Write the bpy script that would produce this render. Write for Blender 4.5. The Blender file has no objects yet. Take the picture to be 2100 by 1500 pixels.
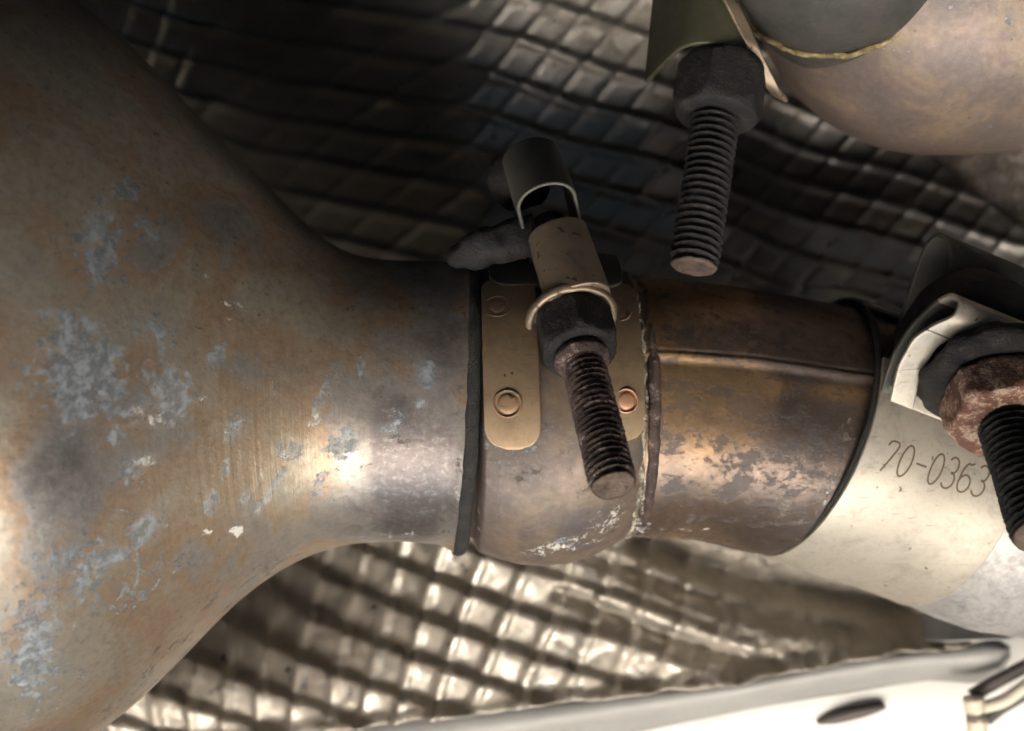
import bpy, bmesh, math, random
import numpy as np
from mathutils import Vector, Matrix, noise as mnoise

random.seed(7)
rng = np.random.default_rng(7)
C = bpy.context.scene.collection
S = 0.01            # everything below is written in centimetres
D = 26.0            # distance from the lens to the pipe's centre plane, cm
TILT = math.radians(32)
UNDER = 45.0        # width of the unseen light-blocking underbody beyond the sill, cm

# local frame: x right, y up in the view, z towards the viewer; the viewer looks up from under the car.
UP = Vector((0, -math.sin(TILT), -math.cos(TILT)))          # world up in that frame
EX = Vector((-1, 0, 0))
EY = UP.cross(EX)
ROT = Matrix((EX, EY, UP))                                   # rows: world axes
H = Vector((0, 0, 0.38))                                     # height of the exhaust over the ground
BOUNCE_EDGE = 0.90         # metres from the exhaust to the edge of the added pale bounce sheet


def T(v):
    return ROT @ Vector(v) * S + H


# ------------------------------------------------------------------ camera, sky, sun, exposure
scn = bpy.context.scene
cam_d = bpy.data.cameras.new('camera')
cam = bpy.data.objects.new('camera', cam_d)
C.objects.link(cam)
cam.matrix_world = Matrix.Translation(T((0, 0, D))) @ ROT.to_4x4()
cam_d.lens = 36 * D / 21.0
cam_d.sensor_width = 36
cam_d.clip_start = 0.01
cam_d.clip_end = 500
cam_d.dof.use_dof = True
cam_d.dof.focus_distance = 0.225
cam_d.dof.aperture_fstop = 15
scn.camera = cam

SUN_LOCAL = Vector((0.25, 0.14, -0.96)).normalized()         # towards the sun
sw = ROT @ SUN_LOCAL
sun_el = math.asin(sw.z)
sun_az = math.atan2(sw.x, sw.y)
world = bpy.data.worlds.new('World')
scn.world = world
world.use_nodes = True
wn = world.node_tree
bg = wn.nodes['Background']
sky = wn.nodes.new('ShaderNodeTexSky')
sky.sky_type = 'NISHITA'
sky.sun_disc = False
sky.sun_elevation = sun_el
sky.sun_rotation = sun_az
sky.dust_density = 5.0
sky.ozone_density = 0.2
wn.links.new(sky.outputs[0], bg.inputs[0])
bg.inputs[1].default_value = 0.12
sun_d = bpy.data.lights.new('sun', 'SUN')
sun_d.energy = 5.0
sun_d.angle = math.radians(5)
sun_d.color = (1.0, 0.93, 0.84)
sun = bpy.data.objects.new('sun', sun_d)
C.objects.link(sun)
sun.rotation_euler = sw.to_track_quat('Z', 'Y').to_euler()
scn.view_settings.view_transform = 'Standard'
scn.view_settings.look = 'None'
scn.view_settings.exposure = 3.85
scn.view_settings.gamma = 1


# ------------------------------------------------------------------ helpers
def at(px, py, z=0.0):
    """point at depth z that stands where the photograph has it, for measuring sizes"""
    k = (D - z) / D
    return np.array([(px - 1050) / 100 * k, (750 - py) / 100 * k, z])


def proj(P):
    k = D / (D - P[..., 2])
    return 1050 + 100 * P[..., 0] * k, 750 - 100 * P[..., 1] * k


def nrm(v):
    v = np.asarray(v, float)
    return v / np.linalg.norm(v)


def smooth(a, n=5):
    a = np.asarray(a, float)
    if n < 2:
        return a
    k = np.hanning(n + 2)[1:-1]
    k /= k.sum()
    p = n // 2
    pad = np.concatenate([2 * a[:1] - a[p:0:-1], a, 2 * a[-1:] - a[-2:-p - 2:-1]])
    return np.convolve(pad, k, 'valid')[:len(a)]


def path(pts, n, sm=None):
    """resampled, rounded polyline; works on any number of columns"""
    pts = np.asarray(pts, float)
    d = np.concatenate([[0], np.cumsum(np.linalg.norm(np.diff(pts[:, :3], axis=0), axis=1))])
    t = np.linspace(0, d[-1], n)
    out = np.stack([np.interp(t, d, pts[:, i]) for i in range(pts.shape[1])], 1)
    sm = sm or max(3, (n // len(pts)) | 1)
    return np.stack([smooth(out[:, i], sm) for i in range(out.shape[1])], 1)


def fbm(p, s=1.0, o=3):
    return mnoise.fractal(Vector((p[0] * s, p[1] * s, p[2] * s)), 1.0, 2.0, o)


def roughen(P, amp, s, o=3):
    """push points about by noise, for corroded iron"""
    sh = P.shape
    F = P.reshape(-1, 3).copy()
    for i in range(len(F)):
        q = Vector(F[i]) * s
        v = mnoise.noise_vector(q) + 0.5 * mnoise.noise_vector(q * 2.3)
        F[i] += np.array(v) * amp
    return F.reshape(sh)


def thing(name, base, label, cat, group=None):
    o = bpy.data.objects.new(name, None)
    C.objects.link(o)
    o.empty_display_size = 0.01
    o.location = T(base)
    o['label'] = label
    o['category'] = cat
    if group:
        o['group'] = group
    return o


def mk(name, V, F, mat, parent=None, origin=None, attrs=None, flat=False, solid=0, bevel=0, label=None,
       kind=None, cat=None, sub=0, offs=0):
    V = np.asarray(V, float).reshape(-1, 3)
    if parent is not None:
        loc = Vector((0, 0, 0))
        base = parent['_w'] if '_w' in parent else None
    me = bpy.data.meshes.new(name)
    W = (V @ np.array(ROT).T) * S + np.array(H)
    org = world_loc(parent) if parent is not None else (np.array(T(origin)) if origin is not None else W.mean(0))
    me.from_pydata((W - org).tolist(), [], [list(map(int, f)) for f in F])
    bm = bmesh.new()
    bm.from_mesh(me)
    bmesh.ops.recalc_face_normals(bm, faces=bm.faces)
    bm.to_mesh(me)
    bm.free()
    at_ = me.attributes.new('rest', 'FLOAT_VECTOR', 'POINT')
    at_.data.foreach_set('vector', V.astype(np.float32).ravel())
    for k, a in (attrs or {}).items():
        t = me.attributes.new(k, 'FLOAT', 'POINT')
        t.data.foreach_set('value', np.asarray(a, np.float32).ravel())
    me.polygons.foreach_set('use_smooth', [not flat] * len(me.polygons))
    me.materials.append(mat)
    o = bpy.data.objects.new(name, me)
    C.objects.link(o)
    if parent is not None:
        o.parent = parent
    else:
        o.location = org
    if solid:
        m = o.modifiers.new('thickness', 'SOLIDIFY')
        m.thickness = abs(solid) * S
        m.offset = offs
    if bevel:
        m = o.modifiers.new('edge', 'BEVEL')
        m.width = bevel * S
        m.segments = 3
        m.limit_method = 'ANGLE'
        m.angle_limit = math.radians(40)
        m.harden_normals = False
    if sub:
        m = o.modifiers.new('sub', 'SUBSURF')
        m.levels = m.render_levels = sub
    if label:
        o['label'] = label
    if kind:
        o['kind'] = kind
    if cat:
        o['category'] = cat
    return o


def world_loc(o):
    p = np.array(o.location)
    while o.parent:
        o = o.parent
        p = p + np.array(o.location)
    return p


def grid_faces(n, m, wrap=False):
    F = []
    mm = m if wrap else m - 1
    for i in range(n - 1):
        for j in range(mm):
            a, b = i * m + j, i * m + (j + 1) % m
            F.append((a, b, b + m, a + m))
    return F


def frame(d):
    d = nrm(d)
    u = np.array([0, 1.0, 0])
    if abs(d @ u) > 0.95:
        u = np.array([0, 0, -1.0])
    u = nrm(u - d * (d @ u))
    v = np.cross(d, u)
    if v[2] < 0:
        v = -v
    return d, u, v


def rings(cent, norm, rad, seg, fn=None):
    """swept tube; angle 0 = up, 90 degrees = towards the viewer"""
    th = np.linspace(0, 2 * np.pi, seg, endpoint=False)
    P = np.zeros((len(cent), seg, 3))
    for i, (c, d, r) in enumerate(zip(cent, norm, rad)):
        d, u, v = frame(d)
        rr = r + (fn(i, th) if fn else 0)
        P[i] = c + np.outer(rr * np.cos(th), u) + np.outer(rr * np.sin(th), v)
    return P


def rev(a, d, prof, seg=48, hexr=None, close=True, noise=0, ns=6, fn=None):
    """solid of revolution (or hexagonal) about a line; prof = (distance, radius)"""
    d, u, v = frame(d)
    a = np.asarray(a, float)
    th = np.linspace(0, 2 * np.pi, seg, endpoint=False)
    P = []
    for s, r in prof:
        rr = np.full(seg, float(r))
        if hexr:
            hx = hexr / np.cos((th + 0.35 + np.pi / 6) % (np.pi / 3) - np.pi / 6)
            rr = np.minimum(rr, hx)
        if fn:
            rr = fn(s, th, rr)
        P.append(a + d * s + np.outer(rr * np.cos(th), u) + np.outer(rr * np.sin(th), v))
    P = np.array(P)
    if noise:
        P = roughen(P, noise, ns)
    F = grid_faces(len(prof), seg, True)
    V = P.reshape(-1, 3)
    if close:
        n = len(V)
        V = np.vstack([V, P[0].mean(0), P[-1].mean(0)])
        for j in range(seg):
            F.append((j, (j + 1) % seg, n))
            k = (len(prof) - 1) * seg
            F.append((k + j, k + (j + 1) % seg, n + 1))
    return V, F


def blobs(P, L):
    """soft spots on a surface, each (px, py, rx, ry, degrees, weight)"""
    X, Y = proj(P)
    m = np.zeros(X.shape)
    for (px, py, rx, ry, a, w) in L:
        c, s = math.cos(math.radians(a)), math.sin(math.radians(a))
        dx, dy = X - px, Y - py
        e = ((dx * c + dy * s) / rx) ** 2 + ((-dx * s + dy * c) / ry) ** 2
        m = np.maximum(m, w * np.exp(-e * 0.7))
    return m


# ------------------------------------------------------------------ materials
class NT:
    def __init__(s, name):
        s.m = bpy.data.materials.new(name)
        s.m.use_nodes = True
        s.t = s.m.node_tree
        s.b = s.t.nodes['Principled BSDF']
        s.co = s.attr('rest', 'Vector')

    def attr(s, n, out='Fac'):
        a = s.t.nodes.new('ShaderNodeAttribute')
        a.attribute_name = n
        return a.outputs[out]

    def link(s, a, b):
        s.t.links.new(a, b)

    def put(s, sock, v):
        if hasattr(v, 'links'):
            s.link(v, sock)
        else:
            sock.default_value = v if not isinstance(v, tuple) or len(v) != 3 or sock.type == 'VECTOR' else (*v, 1)

    def noise(s, sc, det=4, ro=0.55, stretch=(1, 1, 1), dist=0, off=(0, 0, 0), rot=(0, 0, 0)):
        mp = s.t.nodes.new('ShaderNodeMapping')
        mp.inputs['Scale'].default_value = stretch
        mp.inputs['Location'].default_value = off
        mp.inputs['Rotation'].default_value = rot
        s.link(s.co, mp.inputs[0])
        n = s.t.nodes.new('ShaderNodeTexNoise')
        n.inputs['Scale'].default_value = sc
        n.inputs['Detail'].default_value = det
        n.inputs['Roughness'].default_value = ro
        n.inputs['Distortion'].default_value = dist
        s.link(mp.outputs[0], n.inputs['Vector'])
        return n.outputs['Fac']

    def math(s, op, a, b=0.0, c=None):
        n = s.t.nodes.new('ShaderNodeMath')
        n.operation = op
        s.put(n.inputs[0], a)
        s.put(n.inputs[1], b)
        if c is not None:
            s.put(n.inputs[2], c)
        return n.outputs[0]

    def step(s, v, lo, hi, a=0.0, b=1.0):
        n = s.t.nodes.new('ShaderNodeMapRange')
        n.interpolation_type = 'SMOOTHSTEP'
        s.put(n.inputs[0], v)
        n.inputs[1].default_value = lo
        n.inputs[2].default_value = hi
        n.inputs[3].default_value = a
        n.inputs[4].default_value = b
        return n.outputs[0]

    def mix(s, f, a, b):
        n = s.t.nodes.new('ShaderNodeMix')
        n.data_type = 'RGBA'
        s.put(n.inputs[0], f)
        s.put(n.inputs[6], a)
        s.put(n.inputs[7], b)
        return n.outputs[2]

    def ramp(s, f, stops):
        n = s.t.nodes.new('ShaderNodeValToRGB')
        e = n.color_ramp.elements
        while len(e) < len(stops):
            e.new(0.5)
        for i, (p, c) in enumerate(stops):
            e[i].position = p
            e[i].color = (*c, 1)
        s.put(n.inputs[0], f)
        return n.outputs[0]

    def bump(s, h, dist=0.01, st=1.0):
        n = s.t.nodes.new('ShaderNodeBump')
        n.inputs['Distance'].default_value = dist * S
        n.inputs['Strength'].default_value = st
        s.link(h, n.inputs['Height'])
        s.link(n.outputs[0], s.b.inputs['Normal'])

    def out(s, col, rough, metal=0.0, spec=0.5):
        s.put(s.b.inputs['Base Color'], col)
        s.put(s.b.inputs['Roughness'], rough)
        s.put(s.b.inputs['Metallic'], metal)
        s.b.inputs['Specular IOR Level'].default_value = spec
        return s.m


def heated_steel(name, stops, grey=(0.17, 0.18, 0.19), dark=(0.035, 0.028, 0.025), white=(0.62, 0.6, 0.55),
                 rough=0.4, spots=0.60, dirt=0.0, metal=0.9, brushed=0.0, noise_sc=0.35, bloom=0.25, mottle=0.4, spot_sc=2.4):
    t = NT(name)
    big = t.noise(noise_sc, 5, 0.6, dist=0.4)
    big = t.math('ADD', t.math('MULTIPLY', t.math('SUBTRACT', big, 0.5), 1.6), 0.5)
    big = t.math('ADD', big, t.attr('tone'))
    col = t.ramp(big, stops)
    mid = t.noise(1.6, 7, 0.65, off=(3, 1, 7))
    fine = t.noise(7, 6, 0.7, off=(1, 5, 2))
    n2 = t.math('ADD', t.math('MULTIPLY', mid, 0.40), t.math('MULTIPLY', fine, 0.60))
    # soft tonal mottling
    col = t.mix(t.step(mid, 0.42, 0.66, 0.0, mottle), col, tuple(c * 0.62 for c in grey))
    col = t.mix(t.step(fine, 0.48, 0.70, 0.0, 0.35), col, (0.10, 0.085, 0.075))
    col = t.mix(t.step(fine, 0.52, 0.30, 0.0, bloom), col, white)
    # blue grey scale where the attribute says so
    g = t.step(t.math('ADD', t.attr('grey'), t.math('MULTIPLY', t.math('SUBTRACT', n2, 0.5), 3.6)), 0.36, 0.50)
    gc = t.mix(t.step(t.noise(5.5, 6, 0.72), 0.42, 0.62), tuple(c * 0.8 for c in grey), tuple(c * 2.1 for c in grey))
    col = t.mix(t.math('MULTIPLY', g, 0.88), col, gc)
    # dark crusted spots
    sp = t.noise(spot_sc, 7, 0.68, stretch=(0.7, 1, 1), dist=0.15, off=(9, 2, 4))
    d = t.step(t.math('ADD', t.math('ADD', sp, t.math('MULTIPLY', t.math('SUBTRACT', fine, 0.5), 0.35)),
                      t.math('MULTIPLY', t.attr('dirt'), 0.5)), spots, spots + 0.09)
    tiny = t.step(t.noise(9, 3, 0.5, off=(2, 8, 1)), 0.68, 0.75)
    d = t.math('MAXIMUM', t.math('MULTIPLY', d, 0.85), t.math('MULTIPLY', tiny, 0.6))
    col = t.mix(t.math('MULTIPLY', d, 0.8), col, dark)
    # chalky white bloom
    w = t.step(t.math('ADD', t.attr('white'), t.math('MULTIPLY', t.math('SUBTRACT', t.noise(6, 9, 0.8), 0.5), 2.6)), 0.5, 0.72)
    col = t.mix(t.math('MULTIPLY', w, 0.8), col, white)
    r = t.math('ADD', rough, t.math('MULTIPLY', t.math('SUBTRACT', mid, 0.5), 0.35))
    r = t.math('ADD', r, t.math('MULTIPLY', t.math('MAXIMUM', t.math('MAXIMUM', d, g), w), 0.2))
    mt = t.math('MULTIPLY', metal, t.math('SUBTRACT', 1.0, t.math('MAXIMUM', t.math('MULTIPLY', d, 0.6), t.math('MAXIMUM', t.math('MULTIPLY', w, 0.9), t.math('MULTIPLY', g, 0.5)))))
    h = t.math('ADD', t.math('MULTIPLY', mid, 0.4), t.math('MULTIPLY', fine, 0.35))
    h = t.math('ADD', h, t.math('MULTIPLY', w, 0.3))
    h = t.math('SUBTRACT', h, t.math('MULTIPLY', d, 0.12))
    if brushed:
        br = t.noise(9, 3, 0.5, stretch=(1.6, 0.02, 0.02))
        h = t.math('ADD', h, t.math('MULTIPLY', t.math('MULTIPLY', br, t.attr('polish')), brushed))
        col = t.mix(t.math('MULTIPLY', t.attr('polish'), t.step(br, 0.35, 0.65, 0.15, 0.40)), col, (0.52, 0.42, 0.28))
    t.bump(h, 0.035, 0.6)
    return t.out(col, r, mt)


M = {}
M['cone'] = heated_steel('heat_tinted_steel', [(0.15, (0.37, 0.33, 0.27)), (0.40, (0.41, 0.34, 0.255)), (0.54, (0.38, 0.255, 0.16)),
                                               (0.64, (0.33, 0.29, 0.255)), (0.9, (0.12, 0.10, 0.095))],
                         grey=(0.14, 0.155, 0.165), rough=0.37, spots=0.655, brushed=0.35, metal=0.62, bloom=0.15, mottle=0.2)
M['socket'] = heated_steel('socket_steel', [(0.2, (0.08, 0.06, 0.05)), (0.45, (0.14, 0.105, 0.085)), (0.6, (0.18, 0.13, 0.09)),
                                            (0.8, (0.10, 0.082, 0.078))], rough=0.5, bloom=0.05, grey=(0.10, 0.10, 0.105), spots=0.62, metal=0.4, dark=(0.05, 0.04, 0.037))
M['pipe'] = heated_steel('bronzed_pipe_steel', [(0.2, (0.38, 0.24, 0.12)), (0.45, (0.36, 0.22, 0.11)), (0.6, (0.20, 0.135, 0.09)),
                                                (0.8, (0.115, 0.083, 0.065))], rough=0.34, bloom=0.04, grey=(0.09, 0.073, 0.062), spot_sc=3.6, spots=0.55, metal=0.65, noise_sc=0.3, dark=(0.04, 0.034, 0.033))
M['muffler'] = heated_steel('pink_muffler_steel', [(0.2, (0.16, 0.125, 0.105)), (0.5, (0.20, 0.145, 0.12)), (0.65, (0.27, 0.195, 0.13)),
                                                   (0.85, (0.20, 0.165, 0.15))], rough=0.5, spots=0.76, metal=0.45, noise_sc=0.7, bloom=0.06, mottle=0.2)
M['grey_pipe'] = heated_steel('grey_outlet_steel', [(0.2, (0.34, 0.32, 0.30)), (0.8, (0.40, 0.385, 0.37))], rough=0.5, spots=0.78, metal=0.4)


def plate_mat(name, col, rough=0.36, metal=0.85, speck=0.70, col2=None):
    t = NT(name)
    n = t.noise(0.8, 4, 0.6)
    f = t.noise(10, 5, 0.7, off=(4, 4, 4))
    c = t.mix(t.step(n, 0.35, 0.68), col, col2 or tuple(x * 0.78 for x in col))
    s = t.step(t.noise(4.2, 3, 0.5, off=(2, 2, 8)), speck, speck + 0.035)
    c = t.mix(t.math('MULTIPLY', s, 0.8), c, (0.07, 0.045, 0.03))
    c = t.mix(t.step(f, 0.5, 0.75, 0, 0.25), c, (0.12, 0.09, 0.06))
    c = t.mix(t.step(t.noise(1.7, 7, 0.72, dist=0.5, off=(6, 6, 1)), 0.47, 0.72, 0, 0.55), c, tuple(x * 0.5 for x in col))
    c = t.mix(t.step(t.noise(1.2, 2, 0.5, stretch=(1, 14, 14), off=(1, 3, 6), rot=(0, 0, 0.5)), 0.66, 0.72, 0, 0.35), c, (0.09, 0.06, 0.045))
    t.bump(t.math('ADD', t.math('MULTIPLY', f, 0.4), s), 0.012, 0.5)
    return t.out(c, t.math('ADD', rough, t.math('MULTIPLY', n, 0.15)), metal)


M['strap'] = plate_mat('gold_tinted_strap', (0.35, 0.25, 0.15), 0.42, 0.6)
M['saddle'] = plate_mat('dull_saddle_steel', (0.30, 0.23, 0.16), 0.42, 0.7, 0.63)
M['saddle_dark'] = plate_mat('sooty_saddle_steel', (0.10, 0.095, 0.08), 0.55, 0.4, 0.7)
M['band'] = plate_mat('champagne_band_steel', (0.43, 0.39, 0.32), 0.44, 0.5, 0.685, (0.40, 0.36, 0.295))
M['rivet'] = plate_mat('rivet_steel', (0.30, 0.19, 0.11), 0.5, 0.5, 0.6)
M['copper_rivet'] = plate_mat('copper_tinted_rivet', (0.48, 0.25, 0.15), 0.48, 0.5, 0.64)


def iron(name, c1, c2, c3, rough=0.75, metal=0.25, th=0.55, shiny=0.0):
    t = NT(name)
    a = t.noise(3, 6, 0.65)
    b = t.noise(14, 6, 0.7, off=(5, 2, 1))
    c = t.mix(t.step(a, 0.4, 0.62), c1, c2)
    c = t.mix(t.step(t.math('ADD', t.math('MULTIPLY', a, 0.5), t.math('MULTIPLY', b, 0.5)), th - 0.03, th + 0.05), c, c3)
    t.bump(t.math('ADD', b, t.math('MULTIPLY', a, 0.5)), 0.06, 0.9)
    return t.out(c, t.math('SUBTRACT', rough, t.math('MULTIPLY', b, shiny)), metal)


M['rust'] = iron('dark_rusted_iron', (0.06, 0.04, 0.034), (0.11, 0.068, 0.054), (0.30, 0.24, 0.21), 0.62, 0.3, 0.56, 0.25)
M['soot_iron'] = iron('sooty_iron', (0.014, 0.013, 0.0125), (0.024, 0.02, 0.018), (0.06, 0.047, 0.04), 0.7, 0.3, 0.57)
M['black_iron'] = iron('blackened_iron', (0.012, 0.011, 0.011), (0.02, 0.018, 0.017), (0.035, 0.03, 0.028), 0.7, 0.2, 0.6)
M['red_rust'] = iron('red_brown_rust', (0.12, 0.05, 0.032), (0.24, 0.13, 0.085), (0.40, 0.29, 0.21), 0.85, 0.0, 0.53)
M['bare_end'] = iron('worn_bolt_end', (0.085, 0.055, 0.04), (0.15, 0.105, 0.075), (0.05, 0.032, 0.025), 0.6, 0.3, 0.58)
M['crust'] = iron('pale_crust', (0.11, 0.095, 0.075), (0.26, 0.23, 0.16), (0.46, 0.42, 0.33), 0.8, 0.0, 0.52)
M['weld'] = iron('brassy_weld', (0.17, 0.12, 0.06), (0.42, 0.32, 0.14), (0.55, 0.44, 0.25), 0.45, 0.5, 0.55)
M['gap'] = iron('shaded_lip_steel', (0.022, 0.022, 0.021), (0.04, 0.036, 0.032), (0.12, 0.11, 0.1), 0.6, 0.4, 0.66)


def engraving():
    t = NT('engraved_number')
    return t.out((0.11, 0.075, 0.045), 0.7, 0.2)


M['ink'] = engraving()


def shield_mat():
    t = NT('embossed_aluminium')
    a = t.noise(0.22, 5, 0.6)
    b = t.noise(2.4, 7, 0.7, dist=0.6)
    f = t.noise(9, 6, 0.7)
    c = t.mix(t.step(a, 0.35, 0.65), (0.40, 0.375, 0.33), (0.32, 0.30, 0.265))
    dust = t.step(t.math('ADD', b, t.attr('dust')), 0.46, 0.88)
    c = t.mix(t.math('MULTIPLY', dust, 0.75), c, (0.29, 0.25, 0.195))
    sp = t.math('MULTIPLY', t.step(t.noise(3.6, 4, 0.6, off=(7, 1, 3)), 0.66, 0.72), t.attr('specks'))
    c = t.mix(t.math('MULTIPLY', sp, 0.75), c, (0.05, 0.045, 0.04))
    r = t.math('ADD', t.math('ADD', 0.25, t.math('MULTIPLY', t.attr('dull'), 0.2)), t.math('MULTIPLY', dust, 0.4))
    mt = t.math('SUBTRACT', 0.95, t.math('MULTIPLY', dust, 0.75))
    t.bump(t.math('ADD', b, t.math('MULTIPLY', f, 0.3)), 0.03, 0.5)
    return t.out(c, r, mt)


M['shield'] = shield_mat()


def paint(name, col, rough=0.45, v=0.12, metal=0.0):
    t = NT(name)
    a = t.noise(0.5, 5, 0.6)
    f = t.noise(6, 5, 0.7)
    c = t.mix(t.step(a, 0.35, 0.7, 0, 1), col, tuple(x * (1 - v) for x in col))
    t.bump(f, 0.01, 0.4)
    return t.out(c, t.math('ADD', rough, t.math('MULTIPLY', f, 0.12)), metal)


M['white'] = paint('white_body_paint', (0.80, 0.79, 0.75))
M['grey'] = paint('pale_grey_steel', (0.17, 0.175, 0.17), 0.5)
M['sill_shade_strip'] = paint('sill_shade_grey', (0.30, 0.30, 0.285), 0.4)
M['beige'] = paint('beige_sealer', (0.66, 0.60, 0.48), 0.5)
M['dark_brown'] = paint('dark_brown_coat', (0.10, 0.085, 0.08), 0.6)
M['hose'] = paint('dark_grey_hose', (0.07, 0.075, 0.07), 0.6)
M['floorpan'] = paint('black_underseal', (0.012, 0.012, 0.012), 0.9)
M['floorpan'].node_tree.nodes['Principled BSDF'].inputs['Specular IOR Level'].default_value = 0.1
M['brown_shield'] = iron('dusty_brown_shield', (0.20, 0.165, 0.135), (0.30, 0.25, 0.21), (0.44, 0.39, 0.34), 0.7, 0.2, 0.54)


def ground_mat():
    t = NT('bounce_concrete')
    a = t.noise(0.02, 8, 0.6)
    c = t.mix(t.step(a, 0.4, 0.65), (0.53, 0.505, 0.46), (0.455, 0.435, 0.40))
    t.bump(t.noise(1.0, 6, 0.7), 0.3, 0.4)
    return t.out(c, 0.9)


M['bounce_concrete'] = ground_mat()
M['asphalt'] = iron('dark_asphalt', (0.070, 0.064, 0.053), (0.078, 0.071, 0.06), (0.1, 0.09, 0.078), 0.9, 0.0)


def zeros(P):
    return np.zeros(P.shape[:-1])


# ------------------------------------------------------------------ the setting
g = bpy.data.meshes.new('ground')
g.from_pydata([(-200, -200, 0), (200, -200, 0), (200, 200, 0), (-200, 200, 0)], [], [(0, 1, 2, 3)])
_a = g.attributes.new('rest', 'FLOAT_VECTOR', 'POINT')
_a.data.foreach_set('vector', np.array([(-20000, -20000, 0), (20000, -20000, 0), (20000, 20000, 0), (-20000, 20000, 0)], np.float32).ravel())
g.materials.append(M['asphalt'])
go = bpy.data.objects.new('ground', g)
C.objects.link(go)
go['kind'] = 'structure'
# unseen pale sheet added along the open side to bounce light in (world +y is the open side)
OPEN = 1.0 if (ROT @ Vector((0, -1, 0))).y > 0 else -1.0
g = bpy.data.meshes.new('bounce_sheet')
y0_, y1_ = sorted((OPEN * BOUNCE_EDGE, OPEN * 40.0))
g.from_pydata([(-60, y0_, 0.004), (60, y0_, 0.004), (60, y1_, 0.004), (-60, y1_, 0.004)], [], [(0, 1, 2, 3)])
_a = g.attributes.new('rest', 'FLOAT_VECTOR', 'POINT')
_a.data.foreach_set('vector', np.array([(-6000, y0_ * 100, 0), (6000, y0_ * 100, 0), (6000, y1_ * 100, 0), (-6000, y1_ * 100, 0)], np.float32).ravel())
g.materials.append(M['bounce_concrete'])
go = bpy.data.objects.new('bounce_sheet', g)
C.objects.link(go)
go['kind'] = 'structure'

# car floor around the exhaust tunnel: a ribbed steel pan running away from the sill
xs = np.linspace(-220, 220, 111)
ys = np.concatenate([np.linspace(-11.0, 12, 26), np.linspace(12.2, 14.4, 12), np.linspace(16, 80, 20)])
P = np.zeros((len(ys), len(xs), 3))
for i, y in enumerate(ys):
    for j, x in enumerate(xs):
        z = -13 - 1.0 * math.exp(-((y - 2) / 6) ** 2) + 0.8 * (math.sin(x * 0.45) > 0.3) * (y > 20)
        if y > 12:
            z += min(42, (y - 12) * 19)  # deep unseen wall added on the far side to block light
        P[i, j] = (x, y, z)
fp = mk('car_floor', P, grid_faces(len(ys), len(xs)), M['floorpan'], solid=0.2)
fp['kind'] = 'structure'
# unseen underbody slab with a dropped edge, added to block light beyond the sill
OUTW = np.array([0, -math.cos(TILT), math.sin(TILT)])
P = np.array([[np.array([x, -13.0, -17.5]) + OUTW * min(w, UNDER) - np.array(UP) * max(0, w - UNDER) for x in (-220, -110, 0, 110, 220)] for w in (-9, 0, 10, UNDER - 8, UNDER, UNDER + 13)])
ub = mk('underbody_blocker', P, grid_faces(6, 5), M['floorpan'], solid=0.2, flat=True)
ub['kind'] = 'structure'
# added walls left and right, unseen, reaching near the ground to block side light
def side_blocker(x0, y_a, y_b, low):
    Q = []
    for y in np.linspace(y_a, y_b, 12):
        zt = -14.0 if y > -12 else -17.5 + (-13 - y) * 0.62
        g_ = (38.0 - low + y * UP[1]) / -UP[2]
        Q.append([(x0, y, zt), (x0 + 0.6, y, (zt + g_) / 2), (x0, y, g_)])
    w_ = mk('side_light_blocker', np.array(Q), grid_faces(12, 3), M['floorpan'], solid=0.3)
    w_['kind'] = 'structure'


side_blocker(-62, -56, 12, 5)
side_blocker(64, -56, 12, 5)

# ------------------------------------------------------------------ heat shield
edge_px = [-500, 0, 330, 660, 870, 1200, 1500, 1780, 1930, 1985, 2080, 2300]
edge_py = [1600, 1560, 1530, 1502, 1476, 1437, 1405, 1350, 1333, 1322, 1300, 1255]


def sstep(t):
    t = np.clip(t, 0, 1)
    return t * t * (3 - 2 * t)


def shield_base(x, y):
    z = -5.3 + 0 * x
    z -= 5.2 * sstep((-x + 0.5) / 10) * (0.25 + 0.75 * sstep((y + 9) / 5))                         # falls away behind the converter
    z -= 1.5 * sstep((x - 4.5) / 4)
    z += 0.5 * np.exp(-((y + 8.0) / 2.5) ** 2)               # rises to its lower edge
    z += 0.10 * np.maximum(0, y - 6.0) ** 1.6                # tunnel wall at the far side
    z -= 1.0 * sstep((x - 3) / 3) * sstep((y - 3) / 3)
    return z


nx, ny = 520, 470
xs = np.linspace(-17, 17, nx)
P = np.zeros((ny, nx, 3))
epx = (xs * 26 / 31 * 100) + 1050
eb = (750 - np.interp(epx, edge_px, edge_py)) / 100 * 31.0 / 26
for _ in range(3):
    zb = shield_base(xs, eb) + 0.3
    epx = xs * 26 / (26 - zb) * 100 + 1050
    eb = (750 - np.interp(epx, edge_px, edge_py)) / 100 * (26 - zb) / 26
eb = eb + 0.025 * np.sin(xs * 2.1) + 0.015 * np.sin(xs * 5.3 + 1)
tt = np.linspace(0, 1, ny)
X = np.tile(xs, (ny, 1))
Y = eb[None, :] + (12.5 - eb[None, :]) * tt[:, None]
Z = shield_base(X, Y)
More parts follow.
